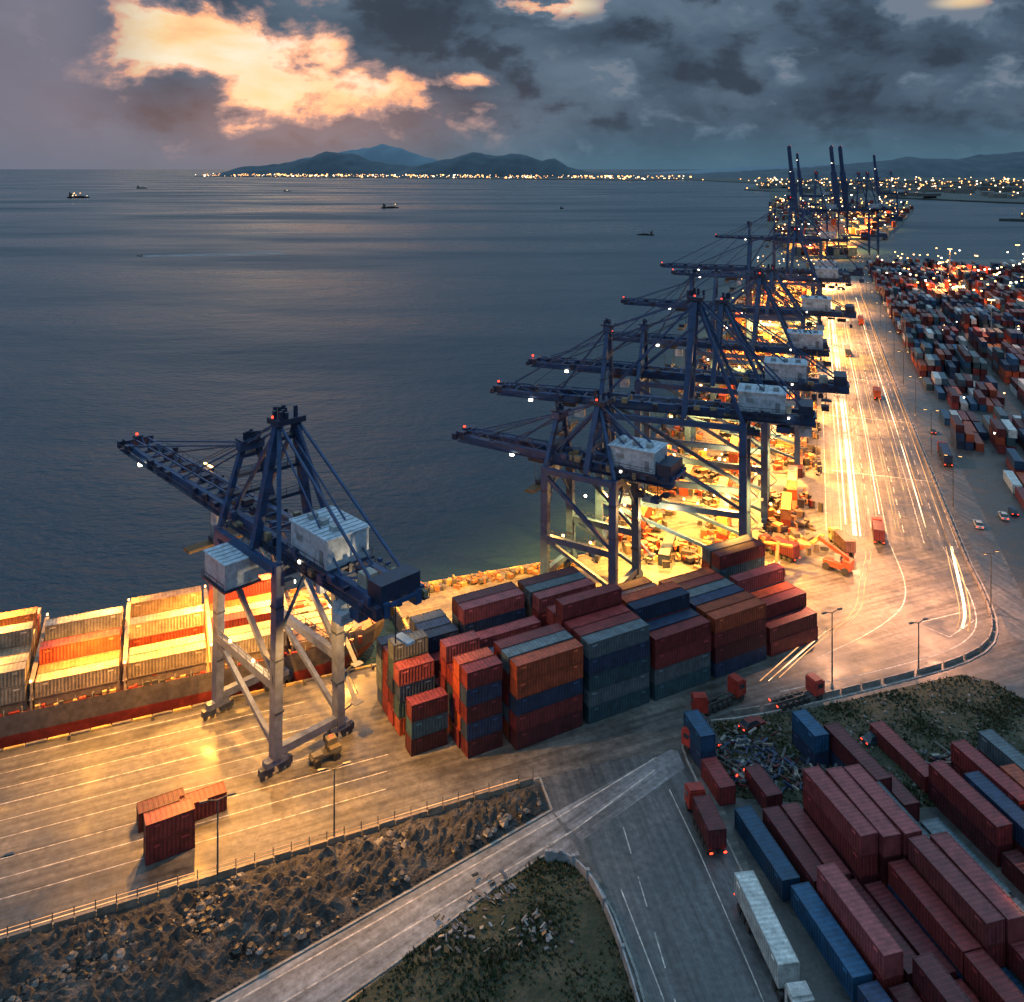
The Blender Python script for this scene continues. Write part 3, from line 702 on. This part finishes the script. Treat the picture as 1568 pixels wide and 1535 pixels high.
# ---------------------------------------------------------------- vehicles
def truck(x,y,rot,col=None,cab=(.3,.03,.02),T=C40,tail=True):
    b=MB(); L=12.2 if T is C40 else 6.1
    for sy in(-.45,.45): b.box(0,sy,1.05,L+.4,.16,.35,(.06,.06,.06))
    for k in range(4): b.box(-L/2+1+k*L/4,0,1.05,.12,.8,.25,(.06,.06,.06))
    for ax in(-L/2+1.2,-L/2+2.5,-L/2+3.8):
        for sy in(-1,1): b.cyl((ax,sy*.75,.5),(ax,sy*1.2,.5),.5,.5,(.03,.03,.03),14)
    if col: b.tmpl(T,0,0,1.24,math.pi,col)
    for sy in(-1,1): b.box(-L/2-.22,sy*.95,1.0,.06,.4,.22,(1,1,1),mat=3 if tail else 0)
    cx=L/2+1.6
    b.box(cx-.6,0,.85,5.4,.9,.3,(.05,.05,.05)); b.box(cx+.9,0,2.0,2.0,2.4,2.3,cab); b.box(cx+.75,0,3.25,1.5,2.2,.3,cab)
    b.box(cx+1.92,0,2.45,.05,2.1,.9,(0,0,0),mat=4); b.box(cx+1.93,0,1.2,.1,2.3,.5,(.1,.1,.1))
    for sy in(-1,1):
        b.box(cx+1,sy*1.21,2.4,1.0,.04,.7,(0,0,0),mat=4); b.box(cx+1.97,sy*.9,1.25,.06,.35,.25,(1,1,1),mat=2)
        for ax in(cx+1,cx-1.6,cx-2.8): b.cyl((ax,sy*.75,.5),(ax,sy*1.2,.5),.5,.5,(.03,.03,.03),14)
    b.obj('container_truck',loc=(x,y,.015),rot=rot)
SD=math.atan2(-.99,.13)
truck(26.4,113.6,SD+math.pi,DRED,T=C20)
truck(29.2,98.0,SD,(.42,.44,.44),cab=(.4,.4,.4))
truck(33.5,141.6,A1+.15,None,T=C20); truck(31,134.2,A1+1.2,None,T=C20); truck(46.5,142.5,A1,None,T=C20,cab=(.45,.05,.04)); truck(31.5,127.5,A1+1.9,None,T=C20,cab=(.4,.04,.03))
truck(78,199,A2+.4,(.1,.05,.04),cab=(.3,.25,.1),T=C20,); truck(88.5,205,A2,DRED,T=C20); truck(63,196,A2+1,DRED,T=C20,cab=(.3,.1,.05))
for t,q in ((130,20),(210,12),(300,22),(60,35),(-25,60)):
    x,y=roadB(q,t); truck(x,y,A2,jit(rc([RED,NAVY,ORG])),T=rc([C40,C20]))
tt=MB()
tt.box(0,0,.9,4.6,1.4,.4,(.05,.05,.05)); tt.box(1.2,.5,1.9,1.5,1.3,1.7,(.12,.1,.06)); tt.box(1.97,.5,2.2,.04,1.1,.8,(0,0,0),mat=4); tt.box(1.4,-.6,1.5,1.8,.9,.8,(.12,.1,.06)); tt.box(-1.2,0,1.25,1.6,1.2,.2,(.1,.1,.1))
tt.box(1.2,.5,2.85,.4,.4,.2,(1,1,1),mat=3)
for ax in(-1.5,1.5):
    for sy in(-1,1): tt.cyl((ax,sy*.7,.55),(ax,sy*1.25,.55),.55,.55,(.02,.02,.02),14)
tt.obj('terminal_tractor',loc=(-28.5,129.2,.01),rot=A1+.2)
def stacker(x,y,rot):
    b=MB(); c=(.3,.07,.03)
    b.box(0,0,1.5,6,2.6,1.2,c); b.box(-2.2,0,2.5,1.8,2.6,1,c); b.box(0,0,3,1.4,1.4,1.6,(.3,.3,.3)); b.box(0,0,3.1,1.44,1.2,.9,(0,0,0),mat=4)
    b.beam((-2.4,0,3.2),(4.5,0,6.2),.7,.8,c); b.box(4.8,0,5.6,1,6,.4,(.3,.22,.05))
    for ax in(-2,2.2):
        for sy in(-1,1): b.cyl((ax,sy*1.1,.8),(ax,sy*1.7,.8),.8,.8,(.03,.03,.03),14)
    b.obj('reach_stacker',loc=(x,y,.01),rot=rot)
stacker(73,190,2.4); stacker(-4,160,.6); stacker(58,186,1.2)
def car(x,y,rot,c):
    b=MB(); b.box(0,0,.6,4.4,1.75,.55,c); 
    b.add([(-1.7,-.8,.88),(1.2,-.8,.88),(1.2,.8,.88),(-1.7,.8,.88),(-1.2,-.65,1.45),(.5,-.65,1.45),(.5,.65,1.45),(-1.2,.65,1.45)],BF,(0,0,0),4)
    b.box(-.35,0,1.47,1.7,1.3,.05,c)
    for ax in(-1.35,1.35):
        for sy in(-1,1): b.cyl((ax,sy*.7,.33),(ax,sy*.9,.33),.33,.33,(.03,.03,.03),12)
    for sy in(-.6,.6): b.box(2.2,sy,.65,.05,.35,.15,(1,1,1),mat=2); b.box(-2.2,sy,.7,.05,.35,.15,(1,1,1),mat=3)
    b.obj('car',loc=(x,y,.01),rot=rot)
for t,q,c in ((-22,43,DRED),(10,36,WHT),(-35,44,NAVY),(90,35,GREY),(18,43,WHT),(22,46,NAVY)): x,y=roadB(q,t); car(x,y,A2,c)
car(57,133,.3,TEAL); car(38.5,136.5,.5,RED)

# ---------------------------------------------------------------- sea traffic
def boat(name,x,y,L,rot,lit):
    b=MB(); w=L*.17; h=L*.06; z0=-3.2
    prof=[(-.5,.7),(-.45,1),(.2,1),(.38,.7),(.5,0)]
    top=[(L*a,w*c/2) for a,c in prof]+[(L*a,-w*c/2) for a,c in prof[::-1][1:]]; n=len(top)
    V=[(p[0]*.94,p[1]*.8,z0-.5) for p in top]+[(p[0],p[1],z0+h) for p in top]
    b.add(V,[(i,(i+1)%n,n+(i+1)%n,n+i)[::-1] for i in range(n)]+[tuple(range(2*n-1,n-1,-1))],(.02,.02,.02))
    b.box(-L*.33,0,z0+h+L*.07,L*.14,w*.8,L*.14,(.08,.08,.08)); b.box(-L*.33,0,z0+h+L*.15,L*.08,w*.9,L*.03,(.05,.05,.05))
    b.box(-L*.38,0,z0+h+L*.19,L*.04,L*.04,L*.08,(.1,.03,.02)); b.cyl((L*.1,0,z0+h),(L*.1,0,z0+h+L*.22),L*.008,L*.005,(.05,.05,.05)); b.cyl((L*.38,0,z0+h),(L*.38,0,z0+h+L*.16),L*.008,L*.005,(.05,.05,.05))
    b.box(L*.05,0,z0+h+L*.02,L*.45,w*.7,L*.04,(.08,.04,.03))
    for k in range(lit): b.box(U(-.42,.4)*L,U(-.4,.4)*w,z0+h+U(.02,.2)*L,L*.02,L*.02,L*.02,(1,1,1),mat=rc([1,1,2,3]))
    b.obj(name,loc=(x,y,0),rot=rot)
boat('cargo_ship',-1358,2659,66,.2,9); boat('cargo_ship',-285,1983,42,.4,1); boat('fishing_boat',115,1950,22,1.2,0); boat('fishing_boat',186,1182,24,2.9,0)
boat('motor_boat',-395,900,7,2.9,1); boat('cargo_ship',-900,3400,30,.2,1); boat('cargo_ship',-1700,3900,50,.1,1)
M_foam,ntf,bf=newmat('wake_foam'); bf.inputs['Base Color'].default_value=(.5,.58,.64,1); bf.inputs['Roughness'].default_value=.7
g=N(ntf,'ShaderNodeNewGeometry'); nn=noise_n(ntf,g.outputs['Position'],.06,4,.7); rr=ramp(ntf,nn.outputs[0],[(.3,(.05,.05,.05)),(.65,(.6,.6,.6))]); ntf.links.new(rr.outputs[0],bf.inputs['Alpha'])
wk=MB(); strip(wk,[(-392,900),(-350,903),(-300,914),(-250,930)],7,-3.17); strip(wk,[(-392,902),(-340,918),(-260,950)],4,-3.16); wk.obj('boat_wake',[M_foam])

# ---------------------------------------------------------------- water
M_w,nt,bs=newmat('sea_water')
bs.inputs['Base Color'].default_value=(.008,.026,.046,1); bs.inputs['IOR'].default_value=1.33
g=N(nt,'ShaderNodeNewGeometry')
mp=N(nt,'ShaderNodeMapping'); mp.inputs['Scale'].default_value=(1,1.8,1); mp.inputs['Rotation'].default_value=(0,0,.35); nt.links.new(g.outputs['Position'],mp.inputs[0])
a=noise_n(nt,mp.outputs[0],.25,4,.6); b_=noise_n(nt,mp.outputs[0],.04,3,.55)
mp3=N(nt,'ShaderNodeMapping'); mp3.inputs['Scale'].default_value=(.4,1.4,1); nt.links.new(g.outputs['Position'],mp3.inputs[0])
c_=noise_n(nt,mp3.outputs[0],.003,5,.6)
ad=N(nt,'ShaderNodeMath',operation='MULTIPLY_ADD'); nt.links.new(b_.outputs[0],ad.inputs[0]); ad.inputs[1].default_value=2.4; nt.links.new(a.outputs[0],ad.inputs[2])
bump(nt,bs,ad.outputs[0],.85,1.25)
rr=ramp(nt,c_.outputs[0],[(.38,(.2,.2,.2)),(.62,(.52,.52,.52))]); nt.links.new(rr.outputs[0],bs.inputs['Roughness'])
me=bpy.data.meshes.new('sea'); me.from_pydata([(-60000,-2000,-3.2),(60000,-2000,-3.2),(60000,70000,-3.2),(-60000,70000,-3.2)],[],[(0,1,2,3)]); me.materials.append(M_w)
S.collection.objects.link(bpy.data.objects.new('sea',me))

# ---------------------------------------------------------------- distant land, hills, city lights
pier=[(280,868),(352,880),(352,950),(392,1060),(440,1100),(480,1100),(642,1400),(900,1900),(1250,3000),(1000,3300),(700,2300),(420,1400)]
slab('pier_land',pier,-6,0,M_far,M_kerb)
shore=[(985,3600),(1130,2750),(1300,2250),(1500,1950),(6000,1900),(9000,9000),(1200,9000),(1500,5000)]
slab('far_shore',shore,-6,1,M_far)
bank=[(860,1500),(1400,1250),(1400,1500),(1080,1620)]
slab('river_bank',bank,-6,1,M_far)
slab('far_island',[(-3600,9600),(-2000,8600),(-700,7600),(100,7000),(950,6400),(1350,6800),(1250,9000),(-3400,10500)],-6,2,M_far)
M_hill,nt,bs=newmat('hill_forest_haze_tint'); bs.inputs['Roughness'].default_value=1
g=N(nt,'ShaderNodeNewGeometry'); n_=noise_n(nt,g.outputs['Position'],.006,6,.6); nt.links.new(ramp(nt,n_.outputs[0],[(.3,(.04,.06,.08)),(.7,(.075,.10,.125))]).outputs[0],bs.inputs['Base Color'])  # mottled hill tone with bluish distance haze mixed into the colour
M_hill2,nt,bs=newmat('hill_haze_tint'); bs.inputs['Roughness'].default_value=1; bs.inputs['Base Color'].default_value=(.13,.18,.225,1)  # pale blue air haze painted as the base colour
def hills(name,Y,prof,depth,mat):
    xs=[p[0] for p in prof]; hs=[p[1] for p in prof]; nx=160; ny=14; V=[];F=[]
    for j in range(ny+1):
        v=j/ny*2-1
        for i in range(nx+1):
            x=xs[0]+(xs[-1]-xs[0])*i/nx; h=np.interp(x,xs,hs)
            h2=h*math.cos(v*math.pi/2)**.8*(1+.12*noise.noise(Vector((x*.004,v*2,Y*.01)))+.18*v*noise.noise(Vector((x*.002,v*3,2))))+12*noise.noise(Vector((x*.012,v*4,1)))*(h>20)
            V.append((x,Y+v*depth,h2-4))
    for j in range(ny):
        for i in range(nx): k=j*(nx+1)+i; F.append((k,k+1,k+nx+2,k+nx+1))
    me=bpy.data.meshes.new(name); me.from_pydata(V,[],F); me.materials.append(mat)
    for p in me.polygons: p.use_smooth=True
    me.update(); S.collection.objects.link(bpy.data.objects.new(name,me))
hills('hill',10000,[(-3500,0),(-3200,95),(-2900,130),(-2600,150),(-2450,215),(-2200,285),(-2000,270),(-1800,235),(-1650,180),(-1400,140),(-1100,120),(-800,105),(0,75),(900,0)],600,M_hill)
hills('hill',9000,[(-1350,0),(-1000,110),(-800,165),(-620,220),(-420,250),(-200,230),(0,250),(150,220),(320,175),(450,190),(600,105),(800,55),(1300,28),(1800,0)],450,M_hill)
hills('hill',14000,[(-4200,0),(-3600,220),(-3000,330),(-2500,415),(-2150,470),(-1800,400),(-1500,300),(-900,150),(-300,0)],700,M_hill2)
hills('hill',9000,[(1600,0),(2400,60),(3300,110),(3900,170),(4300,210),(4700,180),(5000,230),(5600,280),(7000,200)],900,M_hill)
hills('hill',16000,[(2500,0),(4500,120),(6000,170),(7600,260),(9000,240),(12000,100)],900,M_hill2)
CM=[PAINT,CWm,CCm,ER,GLASS]
cl=MB()
for _ in range(700):
    t=R(); x=-3500+4800*t+random.gauss(0,90); y=9450-2800*max(0,min(1,(x+3500)/4600))+U(-50,500)
    if noise.noise(Vector((x*.004,0,0)))+U(-.5,.5)<-.2: continue
    k=U(4,7) if R()<.88 else U(10,16); cl.box(x,y,U(4,30),k,k,k*.8,(1,1,1),mat=rc([1,1,1,2]))
for _ in range(480):
    x=U(1000,5200); y=U(2100,6500); 
    if x/y>.66 or not inside(x,y,shore): continue
    k=U(.7,1.6)*y/1400; cl.box(x,y,U(4,25),k,k,k,(1,1,1),mat=rc([1,1,1,2]))
cl.obj('city_lights',CM)
pl=MB()
for _ in range(1500):
    y=880+R()**1.5*1400; x=U(280,950)
    if not inside(x,y,pier): continue
    k=U(.5,1.3)*y/1100
    if R()<.5: pl.box(x,y,U(3,16)+4,k,k,k*.8,(1,1,1),mat=rc([1,1,1,2]))
    w=U(8,22); pl.box(x+3,y+3,U(2,6),w,w*.5,U(4,12),jit(rc([ORG,RED,(.2,.18,.15),BEI,NAVY])),A2)
pl.obj('port_terminal')
for x,y in ((330,895),(375,960),(440,1130),(540,1300),(680,1600)): lamp(x,y,32,2.8e6*(y/900),Y1,r=1)
pr=MB()
for _ in range(800):
    x=U(950,4200);y=U(1900,5200)
    if not inside(x,y,shore) or x/y>.7: continue
    w=U(20,70); pr.box(x,y,U(5,12),w,w*.6,U(8,20),jit((.12,.12,.12)),U(0,3))
    if R()<.6: k=U(.7,1.5)*y/1200; pr.box(x-10,y-w*.5,U(8,22),k,k,k,(1,1,1),mat=rc([1,1,2]))
for _ in range(60):
    x=U(900,1350);y=U(1300,1600)
    if inside(x,y,bank): pr.box(x,y,8,2,2,2,(1,1,1),mat=1); pr.box(x+9,y,5,18,10,9,(.1,.1,.1))
pr.obj('port_district',CM)
ql=MB()
for _ in range(230):
    x,y=roadB(U(45,330),U(330,620)); ql.box(x,y,U(10,20),.8,.8,.7,(1,1,1),mat=rc([1,1,2]))
for _ in range(170):
    x,y=qe(U(2,50),U(10,600)); ql.box(x,y,U(3,16),.45,.45,.4,(1,1,1),mat=rc([1,1,2]))
for _ in range(40):
    x,y=roadB(U(45,200),U(40,300)); ql.box(x,y,U(6,12),.35,.35,.35,(1,1,1),mat=rc([1,2]))
ql.obj('work_lights')

# ---------------------------------------------------------------- world
w=bpy.data.worlds.new('World'); S.world=w; w.use_nodes=True; nt=w.node_tree; nt.nodes.clear()
out=N(nt,'ShaderNodeOutputWorld'); bgd=N(nt,'ShaderNodeBackground'); nt.links.new(bgd.outputs[0],out.inputs[0])
sunel=math.radians(4); sunaz=math.radians(-16)
def M(op,a,b=None,c=None,clamp=False):
    n=N(nt,'ShaderNodeMath',operation=op,use_clamp=clamp)
    for i,v in enumerate((a,b,c)):
        if v is None: continue
        if isinstance(v,(int,float)): n.inputs[i].default_value=v
        else: nt.links.new(v,n.inputs[i])
    return n.outputs[0]
def SM(v,a,b):
    n=N(nt,'ShaderNodeMapRange',interpolation_type='SMOOTHSTEP'); n.inputs[1].default_value=a; n.inputs[2].default_value=b
    nt.links.new(v,n.inputs[0]); return n.outputs[0]
tc=N(nt,'ShaderNodeTexCoord'); sp=N(nt,'ShaderNodeSeparateXYZ'); nt.links.new(tc.outputs['Generated'],sp.inputs[0])
az=M('ARCTAN2',sp.outputs[0],sp.outputs[1]); el=M('ARCSINE',sp.outputs[2])
cv=N(nt,'ShaderNodeCombineXYZ'); nt.links.new(az,cv.inputs[0]); nt.links.new(M('MULTIPLY',el,1.6),cv.inputs[1])
n1=noise_n(nt,cv.outputs[0],9,10,.58); n1.inputs['Distortion'].default_value=.15
cv2=N(nt,'ShaderNodeCombineXYZ'); nt.links.new(M('ADD',az,7.3),cv2.inputs[0]); nt.links.new(M('MULTIPLY',el,2.2),cv2.inputs[1])
n2=noise_n(nt,cv2.outputs[0],5.5,9,.54); n2.inputs['Distortion'].default_value=.3
def blob(a0,e0,ra,re,sh=0.0):
    x=M('DIVIDE',M('SUBTRACT',az,a0),ra); y=M('DIVIDE',M('SUBTRACT',M('SUBTRACT',el,e0),M('MULTIPLY',M('SUBTRACT',az,a0),sh)),re)
    d=M('ADD',M('MULTIPLY',x,x),M('MULTIPLY',y,y)); return M('POWER',2.718,M('MULTIPLY',d,-1.0))
gl=M('ADD',blob(-.25,.098,.17,.042,-.28),blob(-.33,.135,.14,.035,-.1)); g2=blob(.05,.19,.09,.02); g3=blob(-.045,.103,.03,.010); g4=blob(.49,.172,.05,.013)
dk=blob(-.09,.15,.09,.045)
open_=M('SUBTRACT',M('ADD',M('ADD',gl,g2),M('ADD',g3,g4)),M('MULTIPLY',dk,.6))
dens=M('SUBTRACT',M('ADD',M('MULTIPLY',M('SUBTRACT',n1.outputs[0],.5),2.1),.76),M('MULTIPLY',open_,.44))
cm=SM(dens,.44,.52)
core=SM(dens,.47,.66)
bright=ramp(nt,n2.outputs[0],[(.32,(1.0,.46,.22)),(.46,(1.0,.70,.36)),(.6,(1.0,.88,.66))]).outputs[0]
bright=mixc(nt,bright,(.95,.36,.22),M('MULTIPLY',SM(dens,.33,.47),.75))
glow=blob(-.26,.09,.26,.11)
base=mixc(nt,(.17,.21,.27),bright,SM(M('ADD',glow,M('MULTIPLY',open_,.6)),.3,.75))
cc=ramp(nt,n2.outputs[0],[(.34,(.040,.062,.096)),(.5,(.068,.108,.160)),(.68,(.115,.17,.235))]).outputs[0]
cc=mixc(nt,cc,(.033,.046,.070),M('MULTIPLY',SM(dens,.74,1.0),.85))
edge=mixc(nt,(.42,.27,.25),cc,core)
edge=mixc(nt,mixc(nt,(.12,.175,.24),cc,core),edge,SM(glow,.15,.6))
col=mixc(nt,base,edge,cm)
lv=M('MULTIPLY',SM(M('MULTIPLY',az,-1),.37,.5),.85)
col=mixc(nt,col,mixc(nt,(.21,.195,.25),(.10,.13,.18),SM(el,.17,.22)),lv)
hz=M('SUBTRACT',1.0,SM(el,-.01,.07))
hcol=mixc(nt,(.15,.175,.24),(.070,.155,.225),SM(az,-.4,.0))
col=mixc(nt,col,hcol,M('MULTIPLY',hz,.93))
# warm after-glow through the thin cloud low over the sea
warm=mixc(nt,(0,0,0),(.20,.075,.035),blob(-.24,.055,.17,.045))
col=mixc(nt,col,warm,1.0,'ADD')
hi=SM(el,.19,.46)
hicol=mixc(nt,(.32,.60,.88),(.50,.78,1.0),SM(n2.outputs[0],.35,.65))  # unseen sky above the frame, brightened to light the ground
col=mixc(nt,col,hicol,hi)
sky=N(nt,'ShaderNodeTexSky',sky_type='NISHITA'); sky.sun_disc=False; sky.sun_elevation=sunel; sky.sun_rotation=sunaz
skys=mixc(nt,(0,0,0),sky.outputs[0],.0005)
col=mixc(nt,col,skys,1.0,'ADD')
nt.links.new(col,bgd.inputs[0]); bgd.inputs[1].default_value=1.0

sun=bpy.data.lights.new('sun','SUN'); sun.energy=.04; sun.color=(1,.7,.55); sun.angle=math.radians(30)
so=bpy.data.objects.new('sun',sun); S.collection.objects.link(so)
dv=Vector((math.sin(sunaz)*math.cos(math.radians(20)),math.cos(sunaz)*math.cos(math.radians(20)),math.sin(math.radians(20))))
so.rotation_euler=dv.to_track_quat('Z','Y').to_euler()

cam=bpy.data.cameras.new('camera'); co=bpy.data.objects.new('camera',cam); S.collection.objects.link(co); S.camera=co
co.location=(0,0,90); co.rotation_euler=(math.radians(90),0,0)
cam.lens=29.85; cam.sensor_width=36; cam.shift_y=-.325; cam.clip_start=1; cam.clip_end=200000
S.view_settings.view_transform='Standard'; S.view_settings.look='None'; S.view_settings.exposure=0
